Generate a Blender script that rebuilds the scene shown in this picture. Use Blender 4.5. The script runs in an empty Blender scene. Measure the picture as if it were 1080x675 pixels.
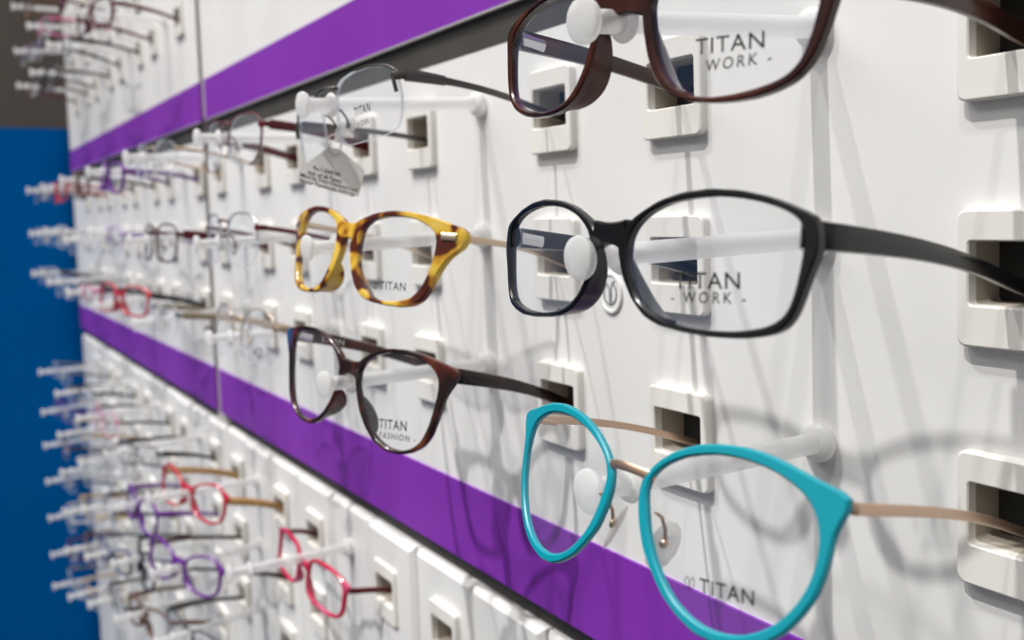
# Eyeglasses on a white display wall
FOCUS, APERT, AMB, FILL = .345, .0034, .40, 6.0
SUNS = [(0,58,2.2,.9,(1,.985,.96)), (-30,62,1.15,1.1,(1,.985,.96)), (24,66,.7,1.5,(1,.985,.96))]
# outlines of the near frames: polar radii in 0.01 mm round the lens centre
TR={
'black':{"P":[-0.21889,-0.11403,-0.01531,0.02361,-0.11322,-0.00968,1.96292],"c":[0.03746,-0.00051],"ri":[2790,2823,2866,2916,2961,2981,2954,2877,2769,2649,2534,2427,2329,2241,2163,2097,2039,1988,1947,1914,1890,1870,1854,1841,1833,1832,1839,1853,1873,1897,1926,1963,2010,2065,2126,2191,2262,2342,2428,2515,2601,2686,2766,2833,2876,2893,2888,2872,2848,2817,2782,2743,2703,2660,2615,2563,2502,2436,2370,2303,2235,2170,2111,2057,2006,1960,1923,1893,1870,1852,1839,1833,1833,1841,1856,1875,1899,1931,1971,2021,2078,2141,2212,2293,2384,2480,2575,2658,2719,2751,2761,2759,2754,2752,2755,2767],"ro":[3108,3191,3253,3286,3317,3346,3307,3169,3007,2866,2747,2644,2548,2457,2378,2313,2261,2213,2165,2124,2093,2072,2060,2054,2050,2046,2047,2058,2077,2106,2142,2179,2218,2265,2325,2397,2471,2544,2625,2723,2832,2952,3076,3178,3259,3315,3315,3265,3199,3139,3084,3021,2954,2898,2846,2785,2720,2667,2613,2539,2458,2386,2318,2246,2181,2128,2087,2054,2027,2006,1993,1988,1992,2005,2025,2049,2078,2115,2163,2223,2294,2369,2448,2539,2641,2744,2842,2918,2956,2971,2972,2967,2970,2982,3004,3042]},
'teal':{"P":[-0.20891,-0.1183,-0.08806,0.01303,-0.23548,-0.0124,2.09809],"c":[0.036,-0.00218],"ri":[2688,2720,2754,2787,2818,2847,2870,2886,2888,2874,2840,2793,2737,2681,2626,2576,2529,2482,2436,2397,2365,2340,2318,2300,2287,2282,2282,2286,2291,2301,2320,2347,2381,2417,2454,2494,2542,2596,2650,2702,2751,2790,2812,2810,2776,2711,2634,2566,2512,2467,2425,2385,2350,2322,2298,2276,2254,2235,2224,2218,2214,2213,2217,2224,2231,2235,2239,2245,2253,2263,2276,2289,2300,2310,2322,2334,2343,2354,2367,2380,2390,2400,2413,2427,2440,2453,2468,2483,2496,2511,2530,2552,2574,2600,2628,2658],"ro":[2965,3005,3051,3107,3178,3286,3464,3701,3831,3713,3504,3343,3216,3113,3027,2951,2888,2836,2787,2739,2700,2670,2642,2614,2594,2585,2583,2581,2585,2599,2619,2635,2652,2678,2717,2761,2801,2836,2881,2934,2981,3021,3068,3102,3088,3048,3005,2952,2896,2846,2798,2753,2718,2685,2644,2600,2565,2539,2517,2504,2501,2503,2500,2493,2492,2502,2515,2525,2539,2564,2585,2591,2594,2610,2627,2632,2630,2635,2651,2670,2683,2698,2718,2733,2741,2752,2763,2767,2773,2787,2803,2826,2857,2884,2904,2929]},
'havana':{"P":[-0.45276,-0.10233,-0.01617,0.26768,-0.20473,0.06696,3.23875],"c":[0.03353,-0.00277],"ri":[2276,2305,2341,2385,2437,2494,2556,2615,2663,2690,2690,2663,2617,2564,2510,2456,2407,2364,2324,2285,2250,2223,2204,2192,2183,2179,2181,2191,2210,2235,2263,2294,2332,2378,2429,2479,2524,2566,2598,2610,2597,2566,2525,2481,2440,2406,2375,2347,2323,2305,2292,2280,2267,2255,2249,2250,2255,2261,2270,2285,2300,2306,2300,2287,2278,2272,2263,2245,2222,2204,2192,2185,2179,2173,2170,2175,2186,2203,2222,2243,2268,2295,2315,2322,2318,2311,2301,2285,2266,2251,2242,2235,2231,2231,2239,2254],"ro":[2871,2983,3130,3415,3796,4024,4129,4143,3975,3739,3538,3366,3213,3074,2954,2854,2768,2695,2635,2589,2553,2521,2490,2466,2454,2453,2463,2478,2492,2508,2534,2573,2624,2684,2744,2806,2882,2974,3079,3205,3292,3274,3210,3160,3126,3094,3046,2989,2940,2899,2857,2821,2798,2784,2770,2751,2738,2737,2736,2721,2699,2684,2668,2628,2575,2529,2495,2465,2433,2406,2391,2385,2389,2398,2411,2432,2464,2505,2548,2588,2633,2685,2723,2745,2758,2757,2740,2722,2702,2678,2660,2652,2660,2688,2733,2792]},
'tortoise':{"P":[-0.4546,-0.10378,-0.08894,0.29013,-0.11007,0.09232,1.90576],"c":[0.03425,-0.00258],"ri":[2493,2528,2573,2629,2695,2768,2845,2922,2985,3021,3027,3011,2976,2926,2868,2812,2758,2702,2649,2603,2566,2536,2508,2484,2466,2457,2456,2459,2462,2465,2474,2491,2517,2549,2580,2606,2633,2666,2701,2729,2745,2752,2749,2733,2701,2655,2595,2525,2454,2391,2339,2296,2262,2238,2222,2212,2205,2203,2206,2215,2227,2236,2247,2262,2284,2309,2331,2349,2368,2394,2424,2452,2472,2489,2511,2538,2561,2575,2585,2597,2610,2617,2614,2606,2597,2580,2553,2521,2494,2474,2460,2449,2441,2440,2449,2467],"ro":[2871,2923,2990,3083,3216,3437,3743,4029,4148,4022,3797,3613,3462,3328,3213,3116,3031,2952,2880,2822,2777,2744,2714,2685,2662,2651,2651,2657,2662,2667,2681,2708,2746,2789,2822,2854,2898,2952,3008,3065,3120,3132,3079,3008,2953,2903,2841,2772,2713,2668,2630,2592,2559,2538,2525,2513,2496,2482,2479,2487,2497,2499,2504,2520,2548,2582,2603,2608,2614,2632,2653,2665,2669,2680,2704,2729,2742,2752,2773,2799,2816,2822,2831,2853,2870,2862,2846,2840,2834,2814,2790,2776,2775,2785,2805,2832]},
'halfrim':{"P":[-0.47087,-0.10142,0.05254,0.03019,0.05879,-0.0948,2.04513],"c":[0.03763,0.00044],"ri":[2883,2875,2873,2882,2900,2918,2912,2857,2757,2636,2511,2389,2277,2183,2105,2041,1990,1948,1911,1876,1845,1822,1806,1799,1800,1808,1825,1851,1885,1926,1970,2017,2071,2138,2220,2320,2430,2534,2619,2695,2766,2813,2825,2820,2817,2817,2819,2829,2849,2876,2907,2946,2996,3042,3060,3039,2993,2922,2805,2649,2492,2356,2244,2150,2072,2006,1952,1908,1873,1848,1831,1821,1820,1827,1841,1863,1892,1928,1973,2029,2097,2179,2277,2389,2506,2625,2744,2843,2897,2914,2919,2917,2905,2895,2891,2890]},
'brown':{"P":[-0.22035,-0.10579,0.05308,0.08489,-0.10597,0.04895,1.8661],"c":[0.03835,-0.00148],"ri":[2606,2639,2679,2722,2760,2785,2785,2749,2679,2589,2496,2408,2328,2259,2199,2145,2097,2055,2022,1997,1979,1964,1952,1944,1942,1949,1963,1983,2006,2033,2067,2110,2163,2224,2291,2367,2453,2547,2643,2732,2801,2835,2824,2768,2688,2606,2539,2485,2443,2407,2377,2353,2332,2312,2293,2278,2263,2246,2229,2212,2195,2172,2145,2118,2092,2064,2035,2008,1986,1970,1957,1945,1935,1930,1933,1942,1956,1974,1998,2030,2069,2115,2167,2227,2291,2356,2417,2469,2508,2531,2541,2545,2548,2553,2563,2580],"ro":[2956,3007,3070,3155,3263,3354,3370,3282,3133,2979,2834,2703,2594,2502,2422,2353,2298,2254,2222,2195,2168,2145,2131,2127,2133,2147,2166,2184,2208,2242,2287,2346,2413,2478,2538,2604,2688,2781,2868,2949,3035,3097,3098,3078,3052,2996,2923,2857,2800,2748,2704,2674,2648,2622,2600,2588,2574,2547,2520,2492,2455,2417,2377,2330,2286,2248,2209,2171,2141,2121,2109,2102,2098,2099,2110,2129,2151,2177,2212,2255,2301,2347,2401,2464,2529,2599,2666,2716,2755,2788,2814,2834,2850,2868,2890,2918]},
}
import bpy, bmesh, math, random
from mathutils import Vector, Matrix
SC = bpy.context.scene
COL = SC.collection
PI = math.pi
rnd = random.Random(11)

# ------------------------------------------------------------------ materials
def new_mat(name):
    m = bpy.data.materials.new(name); m.use_nodes = True
    nt = m.node_tree
    for n in list(nt.nodes): nt.nodes.remove(n)
    out = nt.nodes.new('ShaderNodeOutputMaterial')
    return m, nt, out
def pbsdf(nt, col=(.8,.8,.8), rough=.5, metal=0., **kw):
    b = nt.nodes.new('ShaderNodeBsdfPrincipled')
    b.inputs['Base Color'].default_value = (*col, 1)
    b.inputs['Roughness'].default_value = rough
    b.inputs['Metallic'].default_value = metal
    for k, v in kw.items(): b.inputs[k].default_value = v
    return b
def simple(name, col, rough=.45, metal=0., **kw):
    m, nt, out = new_mat(name)
    b = pbsdf(nt, col, rough, metal, **kw)
    nt.links.new(b.outputs[0], out.inputs[0])
    return m
def noise_mix(name, c1, c2, scale=8., rough=.5, lo=.4, hi=.6, detail=3., bump=0., **kw):
    m, nt, out = new_mat(name)
    tc = nt.nodes.new('ShaderNodeTexCoord'); nz = nt.nodes.new('ShaderNodeTexNoise')
    nz.inputs['Scale'].default_value = scale; nz.inputs['Detail'].default_value = detail
    rp = nt.nodes.new('ShaderNodeValToRGB')
    rp.color_ramp.elements[0].position = lo; rp.color_ramp.elements[1].position = hi
    rp.color_ramp.elements[0].color = (*c1, 1); rp.color_ramp.elements[1].color = (*c2, 1)
    b = pbsdf(nt, (1,1,1), rough, **kw)
    nt.links.new(tc.outputs['Object'], nz.inputs['Vector'])
    nt.links.new(nz.outputs['Fac'], rp.inputs['Fac'])
    nt.links.new(rp.outputs['Color'], b.inputs['Base Color'])
    if bump:
        bp = nt.nodes.new('ShaderNodeBump'); bp.inputs['Strength'].default_value = bump
        nt.links.new(nz.outputs['Fac'], bp.inputs['Height']); nt.links.new(bp.outputs[0], b.inputs['Normal'])
    nt.links.new(b.outputs[0], out.inputs[0])
    return m
def tort(name, cols, scale, rough=.2):
    m, nt, out = new_mat(name)
    tc = nt.nodes.new('ShaderNodeTexCoord'); nz = nt.nodes.new('ShaderNodeTexNoise')
    nz.inputs['Scale'].default_value = scale; nz.inputs['Detail'].default_value = 1.5
    nz.inputs['Distortion'].default_value = .4
    rp = nt.nodes.new('ShaderNodeValToRGB')
    el = rp.color_ramp.elements
    while len(el) < len(cols): el.new(.5)
    for e, (p, c) in zip(el, cols): e.position = p; e.color = (*c, 1)
    b = pbsdf(nt, (1,1,1), rough, **{'Coat Weight': .08, 'Coat Roughness': .05, 'Specular IOR Level': .38})
    nt.links.new(tc.outputs['Object'], nz.inputs['Vector'])
    nt.links.new(nz.outputs['Fac'], rp.inputs['Fac'])
    nt.links.new(rp.outputs['Color'], b.inputs['Base Color'])
    nt.links.new(b.outputs[0], out.inputs[0])
    return m
def lens_mat(name, haze=(.30,.42,.70), hz=.07, tint=(.97,.98,.985), refl=.30):
    m, nt, out = new_mat(name)
    tr = nt.nodes.new('ShaderNodeBsdfTransparent'); tr.inputs[0].default_value = (*tint, 1)
    di = nt.nodes.new('ShaderNodeBsdfDiffuse'); di.inputs[0].default_value = (*haze, 1)  # bluish diffuse share: the coating's reflected haze put into the colour
    gl = nt.nodes.new('ShaderNodeBsdfGlossy'); gl.inputs['Roughness'].default_value = .02
    gl.inputs[0].default_value = (.8,.9,1,1)
    mx = nt.nodes.new('ShaderNodeMixShader'); mx.inputs[0].default_value = hz
    nt.links.new(tr.outputs[0], mx.inputs[1]); nt.links.new(di.outputs[0], mx.inputs[2])
    lw = nt.nodes.new('ShaderNodeLayerWeight'); lw.inputs[0].default_value = .18
    mu = nt.nodes.new('ShaderNodeMath'); mu.operation = 'MULTIPLY'; mu.inputs[1].default_value = refl
    nt.links.new(lw.outputs['Fresnel'], mu.inputs[0])
    m2 = nt.nodes.new('ShaderNodeMixShader')
    nt.links.new(mu.outputs[0], m2.inputs[0])
    nt.links.new(mx.outputs[0], m2.inputs[1]); nt.links.new(gl.outputs[0], m2.inputs[2])
    nt.links.new(m2.outputs[0], out.inputs[0])
    return m
def frosted(name, col=(.93,.93,.92), clear=.2, rough=.3):
    m, nt, out = new_mat(name)
    tr = nt.nodes.new('ShaderNodeBsdfTransparent'); tr.inputs[0].default_value = (.95,.95,.95,1)
    b = pbsdf(nt, col, rough)
    tl = nt.nodes.new('ShaderNodeBsdfTranslucent'); tl.inputs[0].default_value = (*col, 1)
    a = nt.nodes.new('ShaderNodeMixShader'); a.inputs[0].default_value = .5
    nt.links.new(b.outputs[0], a.inputs[1]); nt.links.new(tl.outputs[0], a.inputs[2])
    m2 = nt.nodes.new('ShaderNodeMixShader'); m2.inputs[0].default_value = clear
    nt.links.new(a.outputs[0], m2.inputs[1]); nt.links.new(tr.outputs[0], m2.inputs[2])
    nt.links.new(m2.outputs[0], out.inputs[0])
    return m

M_WALL  = noise_mix('white_wall_paint', (.80,.79,.775), (.83,.82,.81), 14, .42, bump=.01)
M_LOWER = noise_mix('white_plank_paint', (.80,.79,.775), (.84,.83,.815), 14, .4, bump=.01)
M_PURP  = noise_mix('purple_strip_film', (.215,.030,.40), (.235,.036,.43), 5, .42)
M_DARK  = noise_mix('dark_channel_paint', (.052,.048,.041), (.062,.057,.050), 20, .6)
M_ALU   = simple('pale_edge_trim', (.55,.53,.51), .4, .3)
M_SEAM  = simple('seam_backing_grey', (.50,.48,.45), .6)  # even grey of the strips behind the wall and its seam
M_BLUE  = noise_mix('blue_partition_paint', (.0,.120,.42), (.0,.128,.44), 2, .9, **{'Specular IOR Level': 0.0})
M_BROWN = noise_mix('taupe_wall_paint', (.17,.14,.12), (.20,.17,.145), 2, .8)
M_SOCK  = noise_mix('cream_socket_plastic', (.82,.795,.745), (.84,.815,.765), 40, .38)
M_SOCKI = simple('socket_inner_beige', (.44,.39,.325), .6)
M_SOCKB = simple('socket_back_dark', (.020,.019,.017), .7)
M_ROD   = frosted('frosted_acrylic', (.97,.97,.96), clear=.42)
M_KNOB  = frosted('milky_acrylic', (.96,.96,.95), .24, .25)
M_PAPER = simple('tag_paper', (.78,.76,.73), .6)
M_INK   = simple('black_print', (.012,.012,.012), .5)
M_INKG  = simple('grey_print', (.10,.10,.11), .5)
M_WPRINT= simple('white_print', (.75,.73,.70), .5)
M_BADGE = simple('badge_white', (.80,.80,.79), .25)
M_BADGEG= simple('badge_emboss_grey', (.42,.42,.42), .25, .4)
M_LENS  = lens_mat('coated_lens', (.40,.48,.62), .05, (.985,.99,.99), .22)
M_LENSB = lens_mat('blue_coated_lens', (.16,.29,.58), .06, (.99,.99,.99), .18)
M_LENSC = lens_mat('clear_demo_lens', (.58,.64,.75), .10, (.975,.98,.985), .35)
M_LEDGE = frosted('polished_lens_edge', (.75,.80,.86), .45, .1)
M_PAD   = frosted('clear_nose_pad', (.80,.78,.74), .45, .12)
M_GOLD  = simple('champagne_metal', (.62,.50,.38), .32, .75)
M_ROSE  = simple('rose_gold_metal', (.60,.42,.30), .3, .8)
M_GUN   = simple('gunmetal', (.10,.092,.085), .3, .7)
M_SILV  = simple('silver_metal', (.62,.62,.64), .25, .9)
M_BLACK = simple('gloss_black_acetate', (.008,.008,.009), .22)
M_TEAL  = simple('teal_enamel', (.004,.29,.37), .35)
M_TEALE = simple('pale_teal_edge', (.35,.62,.65), .3)
M_BROWN_A = tort('brown_acetate', [(.3,(.014,.007,.007)),(.55,(.045,.013,.009)),(.75,(.10,.028,.015))], 45)
M_HAV   = tort('yellow_havana_acetate', [(.0,(.05,.011,.007)),(.43,(.09,.017,.009)),(.475,(.45,.20,.02)),(.54,(.68,.43,.05)),(.9,(.75,.58,.16))], 85)
M_TORT  = tort('dark_tortoise_acetate', [(.3,(.010,.006,.006)),(.50,(.022,.009,.008)),(.64,(.085,.018,.012)),(.8,(.17,.055,.02))], 60)
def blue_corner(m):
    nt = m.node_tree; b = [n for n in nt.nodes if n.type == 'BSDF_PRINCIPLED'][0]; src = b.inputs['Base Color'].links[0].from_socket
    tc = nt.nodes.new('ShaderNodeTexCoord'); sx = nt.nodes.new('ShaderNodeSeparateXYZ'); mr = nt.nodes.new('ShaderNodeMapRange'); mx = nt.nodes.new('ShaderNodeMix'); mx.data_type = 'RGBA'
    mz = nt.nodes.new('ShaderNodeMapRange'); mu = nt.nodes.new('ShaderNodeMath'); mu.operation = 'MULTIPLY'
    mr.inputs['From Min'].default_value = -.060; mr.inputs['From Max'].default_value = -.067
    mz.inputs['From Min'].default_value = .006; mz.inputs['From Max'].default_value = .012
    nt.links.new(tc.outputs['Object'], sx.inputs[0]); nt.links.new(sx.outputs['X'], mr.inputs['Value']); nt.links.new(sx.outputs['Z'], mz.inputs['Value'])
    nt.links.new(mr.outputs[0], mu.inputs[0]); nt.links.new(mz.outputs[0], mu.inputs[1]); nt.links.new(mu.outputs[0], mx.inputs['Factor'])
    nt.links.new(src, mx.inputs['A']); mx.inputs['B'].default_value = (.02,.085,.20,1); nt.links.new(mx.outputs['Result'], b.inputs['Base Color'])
M_TORT2 = M_TORT.copy(); M_TORT2.name = 'dark_tortoise_temple'
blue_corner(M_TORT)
M_WINE  = simple('burgundy_enamel', (.10,.008,.012), .25)
M_WINED = simple('dark_maroon_enamel', (.05,.008,.010), .3)
M_RED   = simple('red_acetate', (.48,.015,.035), .2, **{'Coat Weight': .4})
M_PINKR = tort('pink_red_acetate', [(.3,(.42,.010,.035)),(.6,(.55,.03,.09)),(.8,(.62,.20,.35))], 50)
M_TAN   = noise_mix('tan_wood_temple', (.50,.28,.10), (.62,.38,.16), 30, .35)
PALM = {}
def colmat(name, c, rough=.25):
    if name not in PALM: PALM[name] = simple(name.replace(' ', '_')+'_frame', c, rough, **{'Coat Weight': .3})
    return PALM[name]
CL = {'black':(.015,.015,.018),'purple':(.13,.02,.25),'maroon':(.10,.01,.02),'red':(.42,.02,.04),'navy blue':(.02,.04,.14),
      'tan':(.50,.36,.22),'olive':(.17,.14,.07),'grey':(.16,.16,.17),'silver':(.55,.55,.58),'gold':(.55,.40,.20),'pink':(.60,.14,.30),
      'brown':(.12,.05,.025),'dark green':(.02,.08,.05),'white':(.75,.74,.73),'lilac':(.38,.27,.55),'clear':(.70,.72,.76),'coral':(.65,.14,.10),'teal':(.02,.28,.32)}

# ------------------------------------------------------------------ objects
def link(name, me, parent=None, mats=()):
    o = bpy.data.objects.new(name, me); COL.objects.link(o)
    for m in mats: me.materials.append(m)
    if parent is not None: o.parent = parent
    return o
def mesh_of(bm, name, smooth=True, ang=None):
    bmesh.ops.recalc_face_normals(bm, faces=bm.faces)
    me = bpy.data.meshes.new(name); bm.to_mesh(me); bm.free()
    if smooth:
        for p in me.polygons: p.use_smooth = True
        if ang is not None: me.set_sharp_from_angle(angle=math.radians(ang))
    return me
def obj(name, bm, mats, parent=None, smooth=True, ang=None):
    if not isinstance(mats, (list, tuple)): mats = [mats]
    return link(name, mesh_of(bm, name, smooth, ang), parent, mats)
def tag(o, label=None, cat=None, group=None, kind=None):
    if label: o['label'] = label
    if cat: o['category'] = cat
    if group: o['group'] = group
    if kind: o['kind'] = kind
    return o
def empty(name, loc=(0,0,0), label=None, cat=None, group=None):
    o = bpy.data.objects.new(name, None); COL.objects.link(o); o.location = loc
    o.empty_display_size = .01
    return tag(o, label, cat, group)
def add_box(bm, x0, x1, y0, y1, z0, z1, mi=0, bevel=0.):
    r = bmesh.ops.create_cube(bm, size=1.0)
    for v in r['verts']:
        v.co = Vector(((x0+x1)/2+v.co.x*(x1-x0), (y0+y1)/2+v.co.y*(y1-y0), (z0+z1)/2+v.co.z*(z1-z0)))
    fs = set(f for v in r['verts'] for f in v.link_faces)
    for f in fs: f.material_index = mi
    if bevel:
        bmesh.ops.bevel(bm, geom=list(set(e for v in r['verts'] for e in v.link_edges)), offset=bevel, segments=2, affect='EDGES', profile=.6)
def loft(bm, rings, close=True, cap=True, mi=0):
    L = [[bm.verts.new(p) for p in r] for r in rings]
    n = len(L[0]); fs = []
    for a, b in zip(L[:-1], L[1:]):
        for i in range(n if close else n-1):
            j = (i+1) % n
            f = bm.faces.new((a[i], a[j], b[j], b[i])); f.material_index = mi; fs.append(f)
    if cap and close:
        for r in (L[0], L[-1]):
            try: f = bm.faces.new(r); f.material_index = mi
            except ValueError: pass
    return L
def tube(bm, pts, rad, seg=8, mi=0, closed=False):
    pts = [Vector(p) for p in pts]
    rr = rad if isinstance(rad, (list, tuple)) else [rad]*len(pts)
    rings = []; prev = None
    for i, p in enumerate(pts):
        if closed: d = pts[(i+1) % len(pts)]-pts[i-1]
        else: d = pts[min(i+1, len(pts)-1)]-pts[max(i-1, 0)]
        d.normalize()
        a = prev-d*prev.dot(d) if prev else d.orthogonal()
        a.normalize(); prev = a; b = d.cross(a)
        rings.append([p+(a*math.cos(t)+b*math.sin(t))*rr[i] for t in [2*PI*k/seg for k in range(seg)]])
    if closed: rings.append(rings[0]); 
    if closed:
        L = [[bm.verts.new(q) for q in r] for r in rings[:-1]]; L.append(L[0])
        for a_, b_ in zip(L[:-1], L[1:]):
            for k in range(seg):
                f = bm.faces.new((a_[k], a_[(k+1) % seg], b_[(k+1) % seg], b_[k])); f.material_index = mi
    else: loft(bm, rings, True, True, mi)
def lathe(bm, prof, origin, axis, seg=20, mi=0):      # prof: (distance along axis, radius)
    axis = Vector(axis).normalized(); a = axis.orthogonal().normalized(); b = axis.cross(a); o = Vector(origin)
    loft(bm, [[o+axis*h+(a*math.cos(t)+b*math.sin(t))*max(r, 1e-5) for t in [2*PI*k/seg for k in range(seg)]] for h, r in prof], True, True, mi)

# ------------------------------------------------------------------ the layout of the wall (metres; wall face at y = 0)
PITCH = .248
def colx(sec, k): return {'mid': -.230, 'up': -.285, 'low': -.222}[sec]-PITCH*k
def rowz(sec, r): return {'mid': .066-.0798*r, 'up': .268+.080*r, 'low': -.281-.0705*r}[sec]
MID = [(r, k) for r in range(3) for k in range(8)]
UP  = [(r, k) for r in range(3) for k in range(4+r, 8)]
LOW = [(0,k) for k in range(2,8)]+[(1,k) for k in range(3,8)]+[(2,k) for k in range(3,8)]+[(3,k) for k in range(4,8)]+[(4,k) for k in range(5,8)]+[(5,k) for k in range(6,8)]+[(6,7)]
SLOTS = [('mid',r,k) for r,k in MID]+[('up',r,k) for r,k in UP]+[('low',r,k) for r,k in LOW]
SOCKETS = []
for s in SLOTS: SOCKETS += [(*s, -1), (*s, 1)]
SOCKETS += [('low',0,1,-1), ('low',1,2,-1), ('low',1,2,1)]
HX, HT, HB = .0150, -.0005, -.0215        # hole half width, hole top and bottom relative to the rod
X_END, X_START, SEAM = -2.25, .35, -1.1156

def wall_grid(bm, x0, x1, z0, z1, sec, seam=True):
    xs, zs, holes = {x0, x1}, {z0, z1}, []
    for (s, r, k, sd) in SOCKETS:
        if s != sec: continue
        cx, cz = colx(s, k)+sd*.077, rowz(s, r)
        if cx-.02 < x0 or cx+.02 > x1: continue
        xs |= {cx-HX, cx+HX}; zs |= {cz+HT, cz+HB}; holes.append((cx, cz))
    if seam and x0 < SEAM < x1: xs |= {SEAM-.0095, SEAM+.0095}
    xs, zs = sorted(xs), sorted(zs); V = {}
    def vt(i, j):
        if (i, j) not in V: V[i, j] = bm.verts.new((xs[i], 0, zs[j]))
        return V[i, j]
    for i in range(len(xs)-1):
        mx = (xs[i]+xs[i+1])/2
        if seam and abs(mx-SEAM) < .008: continue
        for j in range(len(zs)-1):
            mz = (zs[j]+zs[j+1])/2
            if any(abs(mx-cx) < HX and cz+HB < mz < cz+HT for cx, cz in holes): continue
            bm.faces.new((vt(i,j), vt(i+1,j), vt(i+1,j+1), vt(i,j+1)))

Z_UP0, Z_UPT, Z_UPB, Z_DK = .164, .166, .1193, .0975
Z_LT, Z_LB, Z_LD = -.1770, -.2300, -.2455
bm = bmesh.new(); wall_grid(bm, X_END, X_START, Z_LT-.002, Z_DK, 'mid')
obj_ = obj('wall_back', bm, M_WALL, smooth=False); tag(obj_, kind='structure')
bm = bmesh.new(); wall_grid(bm, X_END, X_START, Z_UP0, .95, 'up')
tag(obj('wall_back_upper', bm, M_WALL, smooth=False), kind='structure')
# lower wall: vertical planks with bevelled edges, some carrying the sockets
bm = bmesh.new()
pw = PITCH/3
for n in range(-6, 27):
    cx = colx('low', 0)-pw*n
    if cx+pw/2 > X_START or cx-pw/2 < X_END-.03: continue
    a, b = cx-pw/2+.0009, cx+pw/2-.0009
    yy = [0., -.0022, .0012, -.001][n % 4]*1.0
    hs = []
    if n % 3:
        for (s, r, k, sd) in SOCKETS:
            if s == 'low' and abs(colx(s,k)+sd*.077-cx) < .03: hs.append((colx(s,k)+sd*.077, rowz(s,r)))
    zt, zb, ch = Z_LD+.0, -1.25, .0035
    xs = sorted({a+ch, b-ch} | ({hs[0][0]-HX, hs[0][0]+HX} if hs else set()))
    zs = sorted({zb, zt-ch} | {h[1]+HT for h in hs} | {h[1]+HB for h in hs})
    G_ = {(i,j): bm.verts.new((x, yy, z)) for i, x in enumerate(xs) for j, z in enumerate(zs)}
    for i in range(len(xs)-1):
        for j in range(len(zs)-1):
            mx, mz = (xs[i]+xs[i+1])/2, (zs[j]+zs[j+1])/2
            if any(abs(mx-h[0]) < HX and h[1]+HB < mz < h[1]+HT for h in hs): continue
            bm.faces.new((G_[i,j], G_[i+1,j], G_[i+1,j+1], G_[i,j+1]))
    def quad(*p): bm.faces.new([bm.verts.new(q) for q in p])
    quad((a,yy+ch,zt),(b,yy+ch,zt),(b-ch,yy,zt-ch),(a+ch,yy,zt-ch))        # bevels
    quad((a,yy+ch,zt),(a+ch,yy,zt-ch),(a+ch,yy,zb),(a,yy+ch,zb))
    quad((b,yy+ch,zt),(b,yy+ch,zb),(b-ch,yy,zb),(b-ch,yy,zt-ch))
    quad((a,yy+ch,zt),(a,.016,zt),(b,.016,zt),(b,yy+ch,zt))                # top and sides
    quad((a,yy+ch,zt),(a,yy+ch,zb),(a,.016,zb),(a,.016,zt))
    quad((b,yy+ch,zt),(b,.016,zt),(b,.016,zb),(b,yy+ch,zb))
tag(obj('wall_back_lower', bm, M_LOWER, smooth=False), kind='structure')
bm = bmesh.new(); add_box(bm, SEAM-.020, SEAM+.024, .003, .008, -1.2, .95)
tag(obj('trim_1', bm, M_SEAM, smooth=False), kind='structure')
bm = bmesh.new(); add_box(bm, X_END, X_START, .045, .05, -1.25, .95)
tag(obj('trim_2', bm, M_SEAM, smooth=False), kind='structure')
bm = bmesh.new(); add_box(bm, X_END, X_START, .002, .02, Z_DK-.002, Z_UPB+.004)
tag(obj('trim_3', bm, M_DARK, smooth=False), kind='structure')
bm = bmesh.new(); add_box(bm, X_END, X_START, .008, .03, Z_LD-.03, Z_LB+.004)
tag(obj('trim_4', bm, M_DARK, smooth=False), kind='structure')
# the purple strips, each in two lengths meeting at the seam
def strip(x0, x1, zb, zt, label):
    t = empty('purple_strip', ((x0+x1)/2, 0, (zb+zt)/2), label, 'display strip', 'purple strips along the display wall')
    o = Vector(t.location)
    bm = bmesh.new(); add_box(bm, x0-o.x, x1-o.x, -.0014, .004, zb-o.z, zt-o.z, bevel=.0003)
    obj('purple_panel', bm, M_PURP, t, smooth=False)
    if zb > 0:
        bm = bmesh.new(); add_box(bm, x0-o.x, x1-o.x, -.0020, .001, zb-o.z-.0014, zb-o.z)
        tag(obj('edge_trim', bm, M_ALU, t, smooth=False), 'thin pale trim under the purple panel')
strip(X_END, SEAM-.009, Z_UPB, Z_UPT, 'upper purple strip, blurred length left of the seam, reaching the blue partition')
strip(SEAM+.014, X_START, Z_UPB, Z_UPT, 'upper purple strip, near length right of the seam, above the half-rim eyeglasses')
strip(X_END, SEAM-.009, Z_LB, Z_LT, 'lower purple strip, blurred length left of the seam, reaching the blue partition')
strip(SEAM+.014, X_START, Z_LB, Z_LT, 'lower purple strip, near length right of the seam, behind the teal eyeglasses')
bm = bmesh.new(); add_box(bm, -.003, .003, -.032, .0, -.0018, .0018, bevel=.0008)
o = obj('seam_clip', bm, M_KNOB); o.location = (SEAM+.004, 0, Z_LD-.004)
tag(o, 'small white clip bar at the seam just under the lower purple strip', 'clip')
# the far end: a blue partition, a taupe wall above and behind it
bm = bmesh.new(); add_box(bm, X_END-.06, X_END-.02, -3.0, .06, -2.2, .2177)
tag(obj('wall_left', bm, M_BLUE, smooth=False), kind='structure')
bm = bmesh.new(); add_box(bm, X_END-.65, X_END-.6, -4.0, .4, -2.2, 2.2)
tag(obj('wall_far', bm, M_BROWN, smooth=False), kind='structure')

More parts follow.
